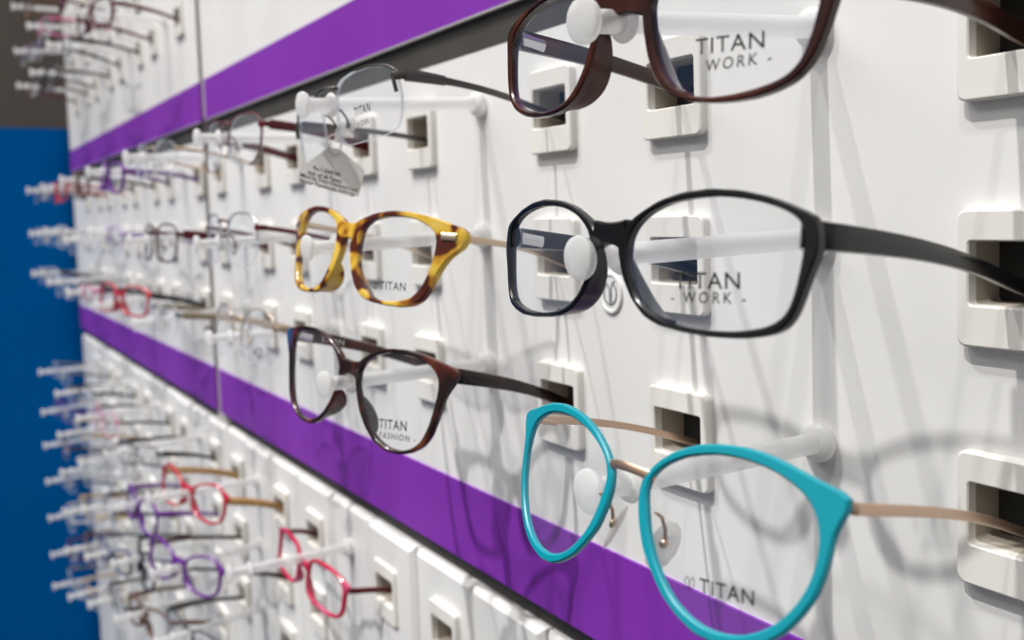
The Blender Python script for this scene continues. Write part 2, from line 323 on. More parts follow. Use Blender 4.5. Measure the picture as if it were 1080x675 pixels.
# ------------------------------------------------------------------ sockets
def rrect(hw, z0, z1, r, y, n=4):
    pts = []
    for cx, cz, a0 in ((hw-r, z1-r, 0), (-hw+r, z1-r, 90), (-hw+r, z0+r, 180), (hw-r, z0+r, 270)):
        for i in range(n+1):
            a = math.radians(a0+90*i/n); pts.append(Vector((cx+r*math.cos(a), y, cz+r*math.sin(a))))
    return pts
def socket_meshes():
    bm = bmesh.new()
    T, B, W = .0097, -.0352, .0190
    rings = [rrect(W, B, T, .003, .0), rrect(W, B, T, .003, -.0040), rrect(W-.0007, B+.0007, T-.0007, .0026, -.0046),
             rrect(HX+.0005, HB-.0005, HT+.0005, .0016, -.0046), rrect(HX, HB, HT, .0014, -.0040), rrect(HX, HB, HT, .0014, .0002)]
    loft(bm, rings, True, False)
    fr = mesh_of(bm, 'socket_frame', True, 28)
    bm = bmesh.new()
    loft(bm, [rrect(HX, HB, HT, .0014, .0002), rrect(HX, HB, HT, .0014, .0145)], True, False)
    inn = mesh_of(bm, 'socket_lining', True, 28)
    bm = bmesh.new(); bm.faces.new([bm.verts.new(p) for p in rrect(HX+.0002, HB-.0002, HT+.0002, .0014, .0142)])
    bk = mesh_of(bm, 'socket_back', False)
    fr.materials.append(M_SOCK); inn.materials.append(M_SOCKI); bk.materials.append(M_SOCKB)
    return fr, inn, bk
SOCK = socket_meshes()
ORD = ['nearest','second','third','fourth','fifth','sixth','seventh','eighth']
SECN = {'mid': 'between purple strips', 'up': 'above upper strip', 'low': 'below lower strip'}
ROWN = {'mid': ['top row','middle row','bottom row'], 'up': ['lowest row','second row up','third row up'],
        'low': ['first row','second row','third row','fourth row','fifth row','sixth row','seventh row']}
def where(sec, r, k): return f"{ROWN[sec][r]} {SECN[sec]}, {ORD[k-{'mid': 0, 'up': 4, 'low': 1}[sec]]} column from right"
proto = None
for (sec, r, k, sd) in SOCKETS:
    lab = f"cream socket {'left' if sd < 0 else 'right'} of peg, {where(sec, r, k)}"
    if proto is None:
        e = empty('temple_socket'); proto = e; kids = []
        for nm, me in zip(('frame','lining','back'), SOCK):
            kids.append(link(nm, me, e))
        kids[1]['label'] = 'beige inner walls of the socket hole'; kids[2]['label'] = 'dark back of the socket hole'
    else:
        e = proto.copy(); COL.objects.link(e)
        for c in kids:
            q = c.copy(); COL.objects.link(q); q.parent = e
    e.location = (colx(sec,k)+sd*.077, 0, rowz(sec,r))
    tag(e, lab, 'wall socket', 'cream temple sockets on the display wall')

# ------------------------------------------------------------------ rods
TIPS = {('mid',0,0):(-.2251,.0577),('mid',1,0):(-.2303,-.0154),('mid',2,0):(-.2286,-.0903),('mid',0,1):(-.470,.0600),('mid',1,1):(-.4736,-.0164),('mid',2,1):(-.4570,-.0885),
        ('low',0,2):(-.717,-.2795,-.102),('mid',0,2):(-.724,.0640,-.107),('mid',1,2):(-.734,-.0180,-.109),('mid',2,2):(-.720,-.0920,-.107)}
TIP = {}
for sec, r, k in SLOTS:
    t = TIPS.get((sec,r,k))
    if t is None:
        t = (colx(sec,k)+rnd.uniform(-.002,.008), rowz(sec,r)+rnd.uniform(-.008,.006))
    TIP[sec,r,k] = Vector((t[0], t[2] if len(t) > 2 else -.115, t[1]))
def rod(sec, r, k, what):
    base = Vector((colx(sec,k), 0, rowz(sec,r)))
    e = empty('display_rod', base, f'frosted peg, {where(sec, r, k)}' if what is None else f'frosted peg holding the {what}', 'display peg', 'frosted display pegs')
    v = TIP[sec,r,k]-base; d = v.normalized()
    seg = 20 if k < 3 else 10
    bm = bmesh.new(); lathe(bm, [(0,.0041),(v.length-.001,.0038)], (0,0,0), d, seg); obj('rod', bm, M_ROD, e, ang=40)
    bm = bmesh.new(); lathe(bm, [(-.0005,.0068),(.0015,.0076),(.004,.0076),(.0055,.0062),(.0058,.0042)], (0,0,0), d, seg); obj('base_collar', bm, M_KNOB, e, ang=40)
    L = v.length
    bm = bmesh.new(); lathe(bm, [(L-.002,.0046),(L-.001,.0068),(L+.0005,.0074),(L+.0017,.0070),(L+.0023,.0052),(L+.0024,.0001)], (0,0,0), d, seg); obj('end_disc', bm, M_KNOB, e, ang=50)
    bm = bmesh.new(); lathe(bm, [(L-.0175,.0038),(L-.017,.0062),(L-.0160,.0068),(L-.0150,.0062),(L-.0145,.0038)], (0,0,0), d, seg); obj('back_disc', bm, M_KNOB, e, ang=50)
    return e

# ------------------------------------------------------------------ eyeglasses
def rot(yaw, pit, rol):
    return Matrix.Rotation(yaw, 4, 'Z') @ Matrix.Rotation(pit, 4, 'X') @ Matrix.Rotation(rol, 4, 'Y')
def shape(kind, a, b, n=64):
    out = []
    for i in range(n):
        t = 2*PI*i/n; c, s = math.cos(t), math.sin(t)
        if kind == 'round': e = 2.3
        elif kind == 'oval': e = 2.6
        elif kind == 'rect': e = 3.6
        elif kind == 'cat': e = 2.7
        else: e = 2.9
        bb = b
        if kind == 'cat': bb = b*(1+.22*c*(1 if s > 0 else .2))
        if kind == 'pan': bb = b*(1 if s > 0 else 1.12)
        aa = a
        r = (abs(c/aa)**e+abs(s/bb)**e)**(-1/e)
        if kind in ('rect','cat','pan') and s < 0: r *= 1-.06*abs(s)*(1 if c < 0 else .3)
        out.append(r)
    return out
class Front:
    """Geometry of one pair in its own frame: x right, y into the wall, z up."""
    def __init__(s, c, ri, ro, curv, t):
        s.c, s.ri, s.ro, s.cv, s.t = c, ri, ro, curv, t; s.n = len(ri)
    def surf(s, x, z, dy=0.): return Vector((x, s.cv*x*x+dy, z))
    def pt(s, i, r, sd, dy=0.):
        a = 2*PI*(i % s.n)/s.n
        return s.surf(sd*(s.c[0]+r*math.cos(a)), s.c[1]+r*math.sin(a), dy)
    def at(s, arr, deg):
        u = (deg % 360)/360*s.n; i = int(u); f = u-i
        return arr[i % s.n]*(1-f)+arr[(i+1) % s.n]*f
    def pa(s, deg, r, sd, dy=0.):
        a = math.radians(deg); return s.surf(sd*(s.c[0]+r*math.cos(a)), s.c[1]+r*math.sin(a), dy)
    def rim(s, bm, sd, edge_mi=0):
        t, h = s.t, min(.0006, s.t*.25)
        L = []
        for i in range(s.n):
            a, b = s.ri[i], s.ro[i]; q = min(h, (b-a)*.3)
            L.append([bm.verts.new(s.pt(i, r, sd, dy)) for r, dy in ((a+q,0),(b-q,0),(b,h),(b,t-h),(b-q,t),(a+q,t),(a,t-h),(a,h))])
        for i in range(s.n):
            A, B = L[i], L[(i+1) % s.n]
            for j in range(8):
                f = bm.faces.new((A[j], A[(j+1) % 8], B[(j+1) % 8], B[j]))
                f.material_index = edge_mi if j in (1,2,3,5,6,7) else 0
    def wire(s, bm, sd, rad, a0=0, a1=360, dy=.0008, grow=0., seg=6):
        full = a1-a0 >= 360
        m = max(6, int((a1-a0)/360*56))
        pts = [s.pa(a0+(a1-a0)*i/m, s.at(s.ri, a0+(a1-a0)*i/m)+grow, sd, dy) for i in range(m if full else m+1)]
        tube(bm, pts, rad, seg, closed=full)
    def lens(s, sd, dy, thick=0.):
        bm = bmesh.new(); rings = 4
        ctr = bm.verts.new(s.surf(sd*s.c[0], s.c[1], dy)); prev = None
        for q in range(1, rings+1):
            cur = [bm.verts.new(s.pt(i, s.ri[i]*q/rings, sd, dy)) for i in range(s.n)]
            for i in range(s.n):
                j = (i+1) % s.n
                if prev is None: bm.faces.new((ctr, cur[i], cur[j]))
                else: bm.faces.new((prev[i], cur[i], cur[j], prev[j]))
            prev = cur
        if thick:
            bk = [bm.verts.new(s.pt(i, s.ri[i]*1.0, sd, dy+thick)) for i in range(s.n)]
            bi = [bm.verts.new(s.pt(i, s.ri[i]*.97, sd, dy+thick*1.05)) for i in range(s.n)]
            for i in range(s.n):
                j = (i+1) % s.n
                f = bm.faces.new((prev[i], bk[i], bk[j], prev[j])); f.material_index = 1
                f = bm.faces.new((bk[i], bi[i], bi[j], bk[j])); f.material_index = 1
        return bm
    def bar_bridge(s, bm, x, zt, zb, up=.0, arch=.0, t=None):
        t = t or s.t; rings = []
        for i in range(13):
            u = -1+2*i/12; a = zt+up*u*u; b = zb-arch*u*u; h = .0007
            X = x*u
            rings.append([s.surf(X, z, dy) for z, dy in ((a,h),(a-h,0),(b+h,0),(b,h),(b,t-h),(b+h,t),(a-h,t),(a,t-h))])
        loft(bm, rings)
    def saddle(s, sd, a0, a1, depth, inward=.0015, w=.0022):
        """moulded nose pad: a fin that grows backwards from the nose side of the rim"""
        bm = bmesh.new(); m = 16; rings = []
        for i in range(m+1):
            u = i/m; deg = a0+(a1-a0)*u; e = math.sin(PI*u)**.7
            r0 = s.at(s.ro, deg)-.0004; d = s.t-.0012+depth*e
            q = s.t-.0016
            rings.append([s.pa(deg, r0-w, sd, q), s.pa(deg, r0, sd, q), s.pa(deg, r0+inward*e*.6, sd, q+(d-q)*.6), s.pa(deg, r0+inward*e-.0003, sd, d),
                          s.pa(deg, r0+inward*e-w*.7, sd, d), s.pa(deg, r0-w+inward*e*.4, sd, q+(d-q)*.6)])
        loft(bm, rings)
        return bm
def ellipsoid(bm, c, ax, seg=12, rings=8, mi=0):
    c = Vector(c); A, B, Cc = [Vector(v) for v in ax]; R = []
    for i in range(rings+1):
        p = PI*i/rings; q = max(math.sin(p), .02)
        R.append([c+A*(q*math.cos(t))+B*(q*math.sin(t))+Cc*math.cos(p) for t in [2*PI*k/seg for k in range(seg)]])
    loft(bm, R, True, True, mi)
def sweep(bm, pts, hs, ts, seg=10, mi=0, e=3.2):
    """flat bar along pts; hs half heights (z), ts half thicknesses"""
    pts = [Vector(p) for p in pts]; rings = []
    for i, p in enumerate(pts):
        d = (pts[min(i+1, len(pts)-1)]-pts[max(i-1, 0)]).normalized()
        side = d.cross(Vector((0,0,1))).normalized(); up = side.cross(d).normalized()
        r = []
        for k in range(seg):
            a = 2*PI*(k+.5)/seg; c, sn = math.cos(a), math.sin(a)
            q = (abs(c)**e+abs(sn)**e)**(-1/e)
            r.append(p+side*(ts[i]*c*q)+up*(hs[i]*sn*q))
        rings.append(r)
    loft(bm, rings, True, True, mi)
def lerp(a, b, u): return a+(b-a)*u
def text_mesh(body, spacing=1.0):
    cu = bpy.data.curves.new('print', 'FONT'); cu.body = body; cu.resolution_u = 3; cu.space_character = spacing; cu.offset = .008
    ob = bpy.data.objects.new('print', cu); COL.objects.link(ob)
    dg = bpy.context.evaluated_depsgraph_get(); me = bpy.data.meshes.new_from_object(ob.evaluated_get(dg))
    bpy.data.objects.remove(ob); bpy.data.curves.remove(cu)
    return me
def emblem(bm, q, r):
    """round mark: an open ring around two strokes; q maps (x, z) to a point"""
    def strokes(pts, w):
        for (a, b) in zip(pts[:-1], pts[1:]):
            a, b = Vector(a), Vector(b); n = Vector((-(b-a).y, (b-a).x)).normalized()*w
            bm.faces.new([bm.verts.new(q(*p)) for p in (a+n, a-n, b-n, b+n)])
    arc = lambda R, a0, a1, cx=0, cy=0, n=14: [(cx+R*math.cos(math.radians(a0+(a1-a0)*i/n)), cy+R*math.sin(math.radians(a0+(a1-a0)*i/n))) for i in range(n+1)]
    strokes(arc(r*.86, 125, 415), r*.07)
    strokes([(-.06*r, -.72*r), (-.06*r, .25*r)]+[(-.06*r-.45*r*(i/5), .25*r+.5*r*math.sin(i/5*1.5)) for i in range(1, 6)], r*.06)
    strokes([(.16*r, -.70*r), (.14*r, .35*r), (.32*r, .75*r), (.70*r, .95*r)], r*.06)
def put_text(name, body, p0, p1, p2, mapf, m, parent, spacing=1.0):
    """text whose bottom-left, bottom-right and top-left corners go to p0, p1, p2"""
    me = text_mesh(body, spacing)
    xs = [v.co.x for v in me.vertices]; ys = [v.co.y for v in me.vertices]
    x0, x1, y0, y1 = min(xs), max(xs), min(ys), max(ys)
    if body.startswith('-') or body.startswith('.'): pass
    p0, p1, p2 = Vector(p0), Vector(p1), Vector(p2)
    for v in me.vertices:
        q = p0+(p1-p0)*((v.co.x-x0)/(x1-x0))+(p2-p0)*((v.co.y-y0)/(y1-y0)); v.co = mapf(q.x, q.y)
    me.materials.clear()
    return link(name, me, parent, [m])

def glasses(sec, r, k, label, spec):
    """spec: style full / wire / half / rimless, shape or traced outline, materials"""
    S = spec; near = k < 3
    if 'trace' in S:
        T = TR[S['trace']]; P = T['P']
        pos, M4, cv, c = Vector(P[:3]), rot(*P[3:6]), P[6], T['c']
        ri = [v*1e-5 for v in T['ri']]; ro = [v*1e-5 for v in T.get('ro', T['ri'])]
    else:
        a, b = S.get('a', .0255), S.get('b', .019)
        c = (S.get('gap', .0085)+a+(.002 if S['style'] == 'full' else 0), 0.)
        n = 64 if near else 36
        ri = shape(S['shape'], a, b, n); ro = [v+S.get('w', .0028) for v in ri]
        if S['style'] == 'full':                                    # end piece swelling at the upper outer corner
            for i in range(n):
                dg = 360*i/n; e = max(0, 1-abs(((dg-S.get('ep', 22)+180) % 360)-180)/16); ro[i] += .0055*e*e
                if S['shape'] == 'cat': ro[i] += .002*e
        tip = TIP[sec,r,k]
        yp = S.get('y', -.084 if sec == 'low' else -.096); u = yp/-.115
        pos = Vector((lerp(colx(sec,k), tip.x, u)+S.get('dx', .0), yp, lerp(rowz(sec,r), tip.z, u)+S.get('dz', -.004)))
        if 'at' in S: pos = Vector(S['at'])
        M4 = rot(*[math.radians(v) for v in S['ypr']]); cv = 1.7
    t = S.get('t', .0035)
    F = Front(c, ri, ro, cv, t)
    g = empty('eyeglasses', pos, label, 'eyeglasses', 'eyeglasses displayed on the wall pegs')
    M = M4.copy(); g.rotation_euler = M.to_euler()
    inv = (Matrix.Translation(pos) @ M).inverted()
    fm, tm = S['front'], S['temple']
    ztop = c[1]+S.get('bz', .010)
    gapx = c[0]-F.at(ro, 180)+.001
    # front
    bm = bmesh.new()
    st = S['style']
    if st == 'full':
        for sd in (-1, 1): F.rim(bm, sd, 1 if S.get('edge') else 0)
        if S.get('bridge', 'bar') == 'bar':
            bzt, bzb, bx = S.get('br', (c[1]+.010, c[1]+.0045, gapx+.002))
            F.bar_bridge(bm, bx, bzt, bzb, S.get('bup', .0008), S.get('barch', .003))
        obj('front_frame', bm, [fm, S.get('edge', fm)], g, ang=35)
        if S.get('bridge') == 'metal':
            bm = bmesh.new(); w = gapx+.0025
            sweep(bm, [F.surf(w*u, ztop+.0012*(1-u*u), .0016-.0022*(1-u*u)) for u in [-1+i/6 for i in range(13)]], [.0014]*13, [.0007]*13, 8)
            tag(obj('bridge', bm, S['metal'], g, ang=40), 'slim metal bridge')
    elif st == 'wire':
        for sd in (-1, 1): F.wire(bm, sd, S.get('rad', .0008))
        obj('rim', bm, fm, g)
    elif st == 'half':
        for sd in (-1, 1): F.wire(bm, sd, S.get('rad', .0009), *S.get('arc', (-8, 188)), grow=.0003)
        obj('rim', bm, fm, g)
    if st != 'full':
        bm = bmesh.new(); zb_ = c[1]+S.get('bz', .008)
        w = c[0]-F.at(ri, 150)*math.cos(math.radians(30))+.0005
        zb_ = c[1]+F.at(ri, 150)*.5
        tube(bm, [F.surf(w*u, zb_+.0016*(1-u*u), .001-.003*(1-u*u)) for u in [-1+i/5 for i in range(11)]], .0011, 8)
        obj('bridge', bm, S.get('metal', fm), g)
        for sd in (-1, 1):
            zh = S['hza'] if 'hza' in S else c[1]+S.get('hz', .009); xh = c[0]+F.at(ri, 22)*.93
            bm = bmesh.new(); xo = S.get('xh', xh+.006)
            sweep(bm, [F.surf(sd*(xh-.001), zh, .0004), F.surf(sd*xh, zh, -.0002), F.surf(sd*(xo-.001), zh, .0012), F.surf(sd*xo, zh, .005)], [.0022]*4, [.0009]*4, 8)
            obj('end_piece', bm, S.get('metal', fm), g, ang=40)
    if 'plate' in S:
        x0_, x1_, z_, hh_ = S['plate']
        for sd in (-1, 1):
            bm = bmesh.new(); sweep(bm, [F.surf(sd*x0_, z_-.0003, -.0004), F.surf(sd*x1_, z_, -.0003)], [hh_]*2, [.0008]*2, 8)
            tag(obj('hinge_plate', bm, S['metal'], g, ang=45), 'metal plate on the outer corner of the frame')
    if 'clip' in S:
        for sd in (-1, 1):
            bm = bmesh.new(); sweep(bm, [F.surf(sd*S['clip'][0], S['clip'][1], -.0006), F.surf(sd*(S['clip'][0]+.0006), (S['clip'][1]+S['clip'][2])/2, -.0006), F.surf(sd*(S['clip'][0]+.001), S['clip'][2], -.0004)], [.0010]*3, [.0011]*3, 8)
            obj('lens_clip', bm, S['metal'], g, ang=45)
    # lenses with their print
    lm = S.get('lens', M_LENS); lenses = {}
    for sd in (-1, 1):
        rimless = st in ('half', 'rimless')
        lenses[sd] = obj('lens', F.lens(sd, .0006 if st != 'full' else t*.45, .0018 if rimless else 0.), [lm, M_LEDGE], g, ang=40)
    ldy = (.0006 if st != 'full' else t*.45)-.0003
    mp = lambda x, z: F.surf(x, z, ldy)
    for nm, body, p0, p1, p2, mt, sp in S.get('print', ()):
        put_text(nm, body, [v*1e-3 for v in p0], [v*1e-3 for v in p1], [v*1e-3 for v in p2], mp, mt, lenses[1], sp)
    if 'mark' in S:
        x, z, rr = S['mark']; bm = bmesh.new()
        emblem(bm, lambda a, b: mp((x+a)*1e-3, (z+b)*1e-3), rr)
        obj('lens_emblem', bm, M_INK, lenses[1], smooth=False)
    # nose pads
    if S.get('pads', 'arm') == 'saddle':
        a0, a1 = S.get('sad', (178, 232))
        for sd in (-1, 1): obj('nose_pad', F.saddle(sd, a0, a1, S.get('sdep', .007), S.get('sin', .001)), S.get('padm', fm), g, ang=60)
    else:
        for sd in (-1, 1):
            zz = c[1]-.003+S.get('padz', 0.); ps = S.get('pads_size', 1.); xr = c[0]-F.at(ri, 192)
            pc = F.surf(sd*(xr-.0015), zz-.003, .0085)
            bm = bmesh.new()
            ax = Vector((sd*.55, -.45, .25)).normalized(); up = Vector((sd*.25, .30, .92)); up = (up-ax*up.dot(ax)).normalized(); wv = up.cross(ax)
            ellipsoid(bm, pc, (up*.0066*ps, wv*.0036*ps, ax*.0011), 12 if near else 8, 8 if near else 5)
            pd = obj('nose_pad', bm, M_PAD, g)
            bm = bmesh.new()
            tube(bm, [F.surf(sd*(xr+.0006), zz+.0070, t*.6), F.surf(sd*(xr+.0002), zz+.0058, .0045), F.surf(sd*(xr-.0002), zz+.0020, .0072), pc+Vector((sd*.0010,-.0004,.001))], .0006, 6)
            ellipsoid(bm, pc+Vector((sd*.0007,-.0006,.001)), (up*.0018, wv*.0014, ax*.0012), 8, 5)
            obj('pad_arm', bm, S.get('metal', M_SILV), pd)
    # temples
    for sd in (-1, 1):
        zh = S['hza'] if 'hza' in S else c[1]+S.get('hz', .009)
        if st == 'full': xo = S.get('xh', c[0]+max(F.at(ro, d)*math.cos(math.radians(d)) for d in range(0, 45, 5)))-.0016
        else: xo = S.get('xh', c[0]+F.at(ri, 22)*.93+.006)
        h0, h1 = S.get('h', (.0035, .003)); tk = S.get('tk', .0012)
        y0 = cv*xo*xo+(t+.0012 if st == 'full' else .004)
        A = Vector((sd*xo, y0, zh))
        tgt = Vector((colx(sec,k)+sd*S.get('spread', .0745), .0115, rowz(sec,r)+HB+h1+.0012))
        B = inv @ tgt
        pts, hs, ts = [], [], []
        m = 14
        for i in range(m+1):
            u = i/m; p = A.lerp(B, u)
            p.x += sd*.004*math.sin(PI*min(1, u*1.2))*S.get('bow', .6)
            p.z += S.get('sag', .003)*math.sin(PI*u)
            pts.append(p); e = min(1, u/S.get('tap', .55)); hs.append(lerp(h0, h1, e)); ts.append(tk*lerp(1.25, 1., e))
        if st == 'full':
            pts.insert(0, Vector((sd*(xo-.0042), cv*(xo-.004)**2+t*.55, zh))); hs.insert(0, h0*.9); ts.insert(0, tk)
            pts[1].x -= sd*.0004
        bm = bmesh.new()
        two = S.get('two')
        if two:
            q = int(m*two[0]); sweep(bm, pts[:q+1], hs[:q+1], ts[:q+1], 10); sweep(bm, pts[q:], [v*two[2] for v in hs[q:]], [v*two[2] for v in ts[q:]], 10, 1)
            tp = obj('temple', bm, [tm, two[1]], g, ang=45)
        else:
            sweep(bm, pts, hs, ts, 10 if near else 8); tp = obj('temple', bm, tm, g, ang=45)
        if near and st == 'full':
            bm = bmesh.new()
            d = (B-A).normalized(); 
            sweep(bm, [A+Vector((-sd*.0022,-.0006,0))+d*.000, A+Vector((-sd*.0020,0,0))+d*.011], [h0*.55]*2, [.0010]*2, 8)
            tag(obj('hinge', bm, S.get('metal', M_SILV), tp, ang=45), 'metal hinge')
        if sd in S.get('tprint', {}):
            body, u0, u1, face, mt = S['tprint'][sd]
            a_, b_ = pts[int(m*u0)], pts[int(m*u1)]; d = b_-a_; side = d.cross(Vector((0,0,1))).normalized()
            up = Vector((0,0,1)); hh = h0*.42; base = a_+side*face*(tk*1.3+.0003)
            if body == 'o':
                bm = bmesh.new(); cc = base; emblem(bm, lambda x, z: cc+d.normalized()*x+up*z, h0*.55); obj('temple_emblem', bm, mt, tp, smooth=False)
            else:
                if face < 0: pass
                put_text('temple_print', body, (0,-hh), (d.length,-hh), (0,hh), lambda x, z: base+d.normalized()*x+up*z, mt, tp)
    rod(sec, r, k, S.get('short', label))
    return g

INK = M_INK
SPEC = {
 ('mid',0,0): ('large brown acetate eyeglasses cut off by the top edge of the photo', dict(hza=.0094, trace='brown', style='full', front=M_BROWN_A, temple=M_BROWN_A, t=.0038, pads='saddle', sad=(166,242), sdep=.0075, hz=.0105, h=(.0040,.0034), lens=M_LENSB, br=(.0135,.0068,.0115), xh=.0700, tk=.0016,
     print=[('lens_print','TITAN',(29.3,-8.5),(50.7,-8.2),(28.9,-3.9),M_INK,1.1),('lens_print','WORK -',(33.0,-13.6),(53.0,-12.4),(33.0,-10.2),M_INK,1.35)], short='large brown eyeglasses at the top edge')),
 ('mid',1,0): ('glossy black rectangular eyeglasses with thick black temples, near lens largest in view', dict(hza=.0075, trace='black', style='full', front=M_BLACK, temple=M_BLACK, t=.0036, pads='saddle', sad=(172,240), sdep=.0062, sin=.0004, hz=.0105, h=(.0039,.0026), tap=.6, lens=M_LENSB, br=(.0112,.0045,.0070), bup=.0008, barch=.003, xh=.0698, tk=.0016,
     print=[('lens_print','TITAN',(27.3,-8.0),(48.6,-7.2),(27.0,-3.4),INK,1.1),('lens_print','- WORK -',(26.3,-12.1),(50.5,-11.1),(26.2,-8.9),M_INK,1.4)], tprint={1:('o',.12,.2,-1,M_SILV)}, short='glossy black rectangular eyeglasses')),
 ('mid',2,0): ('bright teal round eyeglasses with thin rose gold temples and metal nose pads', dict(hza=.0147, trace='teal', style='full', front=M_TEAL, edge=M_TEAL, temple=M_ROSE, t=.0026, bridge='metal', metal=M_ROSE, bz=.0115, hz=.0148, h=(.0017,.0015), tk=.0007, lens=M_LENS, xh=.0712, padz=-.002, pads_size=1.2,
     print=[('lens_print','TITAN',(32.2,-17.0),(48.7,-15.4),(31.6,-13.2),M_INK,1.1)], mark=(28.6,-15.4,1.9), short='bright teal round eyeglasses')),
 ('mid',0,1): ('rimless rectangular eyeglasses with gunmetal temples and a price tag hanging below', dict(hza=.0089, clip=(.0645,.0100,.0010), trace='halfrim', style='half', arc=(18,100), rad=.0007, front=M_GUN, metal=M_GUN, temple=M_GUN, lens=M_LENSC, hz=.0085, h=(.0034,.0022), tap=.3, tk=.0012, xh=.0675, two=(.28,M_GUN,.8),
     print=[('lens_print','TITAN',(28.4,-4.3),(43.2,-4.0),(29.3,.4),M_INK,1.1),('lens_print','WORK -',(29.5,-10.2),(44.0,-9.6),(29.6,-7.3),M_INK,1.35)], short='rimless eyeglasses with the price tag')),
 ('mid',1,1): ('yellow and brown tortoiseshell square eyeglasses with thin gold temples', dict(hza=.0121, plate=(.0600,.0672,.0119,.0018), trace='havana', style='full', front=M_HAV, temple=M_GOLD, metal=M_GOLD, t=.0042, pads='saddle', sad=(190,250), sdep=.0075, hz=.0115, h=(.0020,.0014), tk=.0008, lens=M_LENS, br=(.0135,.0052,.0085), xh=.0675,
     print=[('lens_print','TITAN',(28.4,-19.1),(44.0,-18.0),(27.8,-14.9),M_INK,1.1)], mark=(25.2,-17.4,2.1), short='yellow tortoiseshell eyeglasses')),
 ('mid',2,1): ('dark brown tortoiseshell rounded eyeglasses with a bluish upper corner, above purple', dict(hza=.0158, trace='tortoise', style='full', front=M_TORT, temple=M_TORT2, t=.0036, pads='saddle', sad=(184,240), sdep=.0085, hz=.0140, h=(.0040,.0030), tk=.0014, lens=M_LENS, br=(.0122,.0050,.0080), xh=.0700,
     print=[('lens_print','TITAN',(25.8,-19.0),(44.0,-16.6),(25.2,-13.9),M_INK,1.1),('lens_print','- FASHION -',(23.0,-24.0),(50.0,-21.2),(22.9,-20.8),M_INK,1.3)],
     tprint={-1:('TITAN',.24,.40,1,M_WPRINT), 1:('o',.18,.3,-1,M_WPRINT)}, short='dark tortoiseshell eyeglasses')),
 ('mid',0,2): ('burgundy wire eyeglasses with flat burgundy temples under the upper purple strip', dict(style='half', shape='pan', a=.0255, b=.0185, arc=(-60,190), rad=.0009, front=M_WINE, metal=M_WINE, temple=M_WINE, lens=M_LENSC, ypr=(4,-5,0), at=(-0.718, -0.089, 0.0611), h=(.0036,.0034), dz=-.004, short='burgundy wire eyeglasses')),
 ('mid',1,2): ('silver thin half rim eyeglasses with slim maroon temples beside the yellow tortoiseshell pair', dict(style='half', shape='pan', a=.0255, b=.0195, arc=(0,180), rad=.0007, front=M_SILV, metal=M_WINE, temple=M_WINE, lens=M_LENSC, ypr=(2,-5,0), at=(-0.718, -0.094, -0.0141), h=(.0018,.0016), tk=.0009, short='silver half rim eyeglasses', mark=(26,-7,5.5))),
 ('mid',2,2): ('gold wire round eyeglasses with a champagne temple beside the dark tortoiseshell pair', dict(style='half', shape='round', a=.0250, b=.0215, arc=(-20,190), rad=.0007, front=M_GOLD, metal=M_GOLD, temple=M_GOLD, lens=M_LENSC, ypr=(6,-6,0), at=(-0.722, -0.086, -0.0897), h=(.0030,.0030), tk=.0010, short='gold wire round eyeglasses',
     print=[('lens_print','ACE',(30,-14),(43,-15),(31,-7),M_INK,1.0)])),
 ('mid',0,3): ('rimless clear eyeglasses with thin gold temples left of the seam post', dict(style='rimless', shape='round', a=.0245, b=.0185, front=M_GOLD, metal=M_GOLD, temple=M_GOLD, lens=M_LENSC, ypr=(7,-5,0), at=(-0.964, -0.095, 0.0621), h=(.0016,.0014), short='clear rimless eyeglasses with gold temples')),
 ('mid',1,3): ('dark red thin rectangular eyeglasses with one broad red temple', dict(style='wire', shape='rect', a=.0255, b=.0185, rad=.0011, front=M_WINED, metal=M_WINED, temple=M_WINE, lens=M_LENS, ypr=(2.5,-5,0), at=(-0.968, -0.094, -0.0199), h=(.0045,.0032), short='dark red rectangular eyeglasses')),
 ('mid',2,3): ('clear rimless eyeglasses with an olive tan temple over the lower purple strip', dict(style='rimless', shape='oval', a=.0250, b=.0195, front=M_SILV, metal=M_SILV, temple=colmat('olive tan', (.30,.24,.16)), lens=M_LENSC, ypr=(1,-6,0), at=(-0.962, -0.098, -0.0967), h=(.0034,.0030), short='clear rimless eyeglasses with olive temples')),
 ('mid',2,4): ('red and black rectangular eyeglasses just over the lower purple strip', dict(style='full', shape='rect', a=.0245, b=.0165, front=M_RED, temple=M_BLACK, pads='saddle', ypr=(16,-5,2), at=(-1.2, -0.093, -0.0924), short='red and black rectangular eyeglasses')),
 ('low',0,2): ('pink and red rectangular eyeglasses with red temples below the lower purple strip', dict(style='full', shape='rect', a=.0245, b=.0165, w=.0030, front=M_PINKR, temple=M_WINE, pads='saddle', sdep=.005, ypr=(5,-6,6), at=(-0.716, -0.044, -0.2915), lens=M_LENS, h=(.0022,.0022), hz=.0085, dz=-.014, dx=.004, tk=.0012, short='pink and red rectangular eyeglasses')),
 ('low',0,3): ('red cat eye eyeglasses with tan wood temples below the lower purple strip', dict(style='full', shape='cat', a=.0245, b=.0180, w=.0026, front=M_RED, temple=M_TAN, pads='saddle', sdep=.006, ypr=(16,-6,4), at=(-0.962, -0.078, -0.281), h=(.0040,.0036), hz=.0085, dz=-.008, tk=.0014, short='red eyeglasses with tan wood temples')),
}
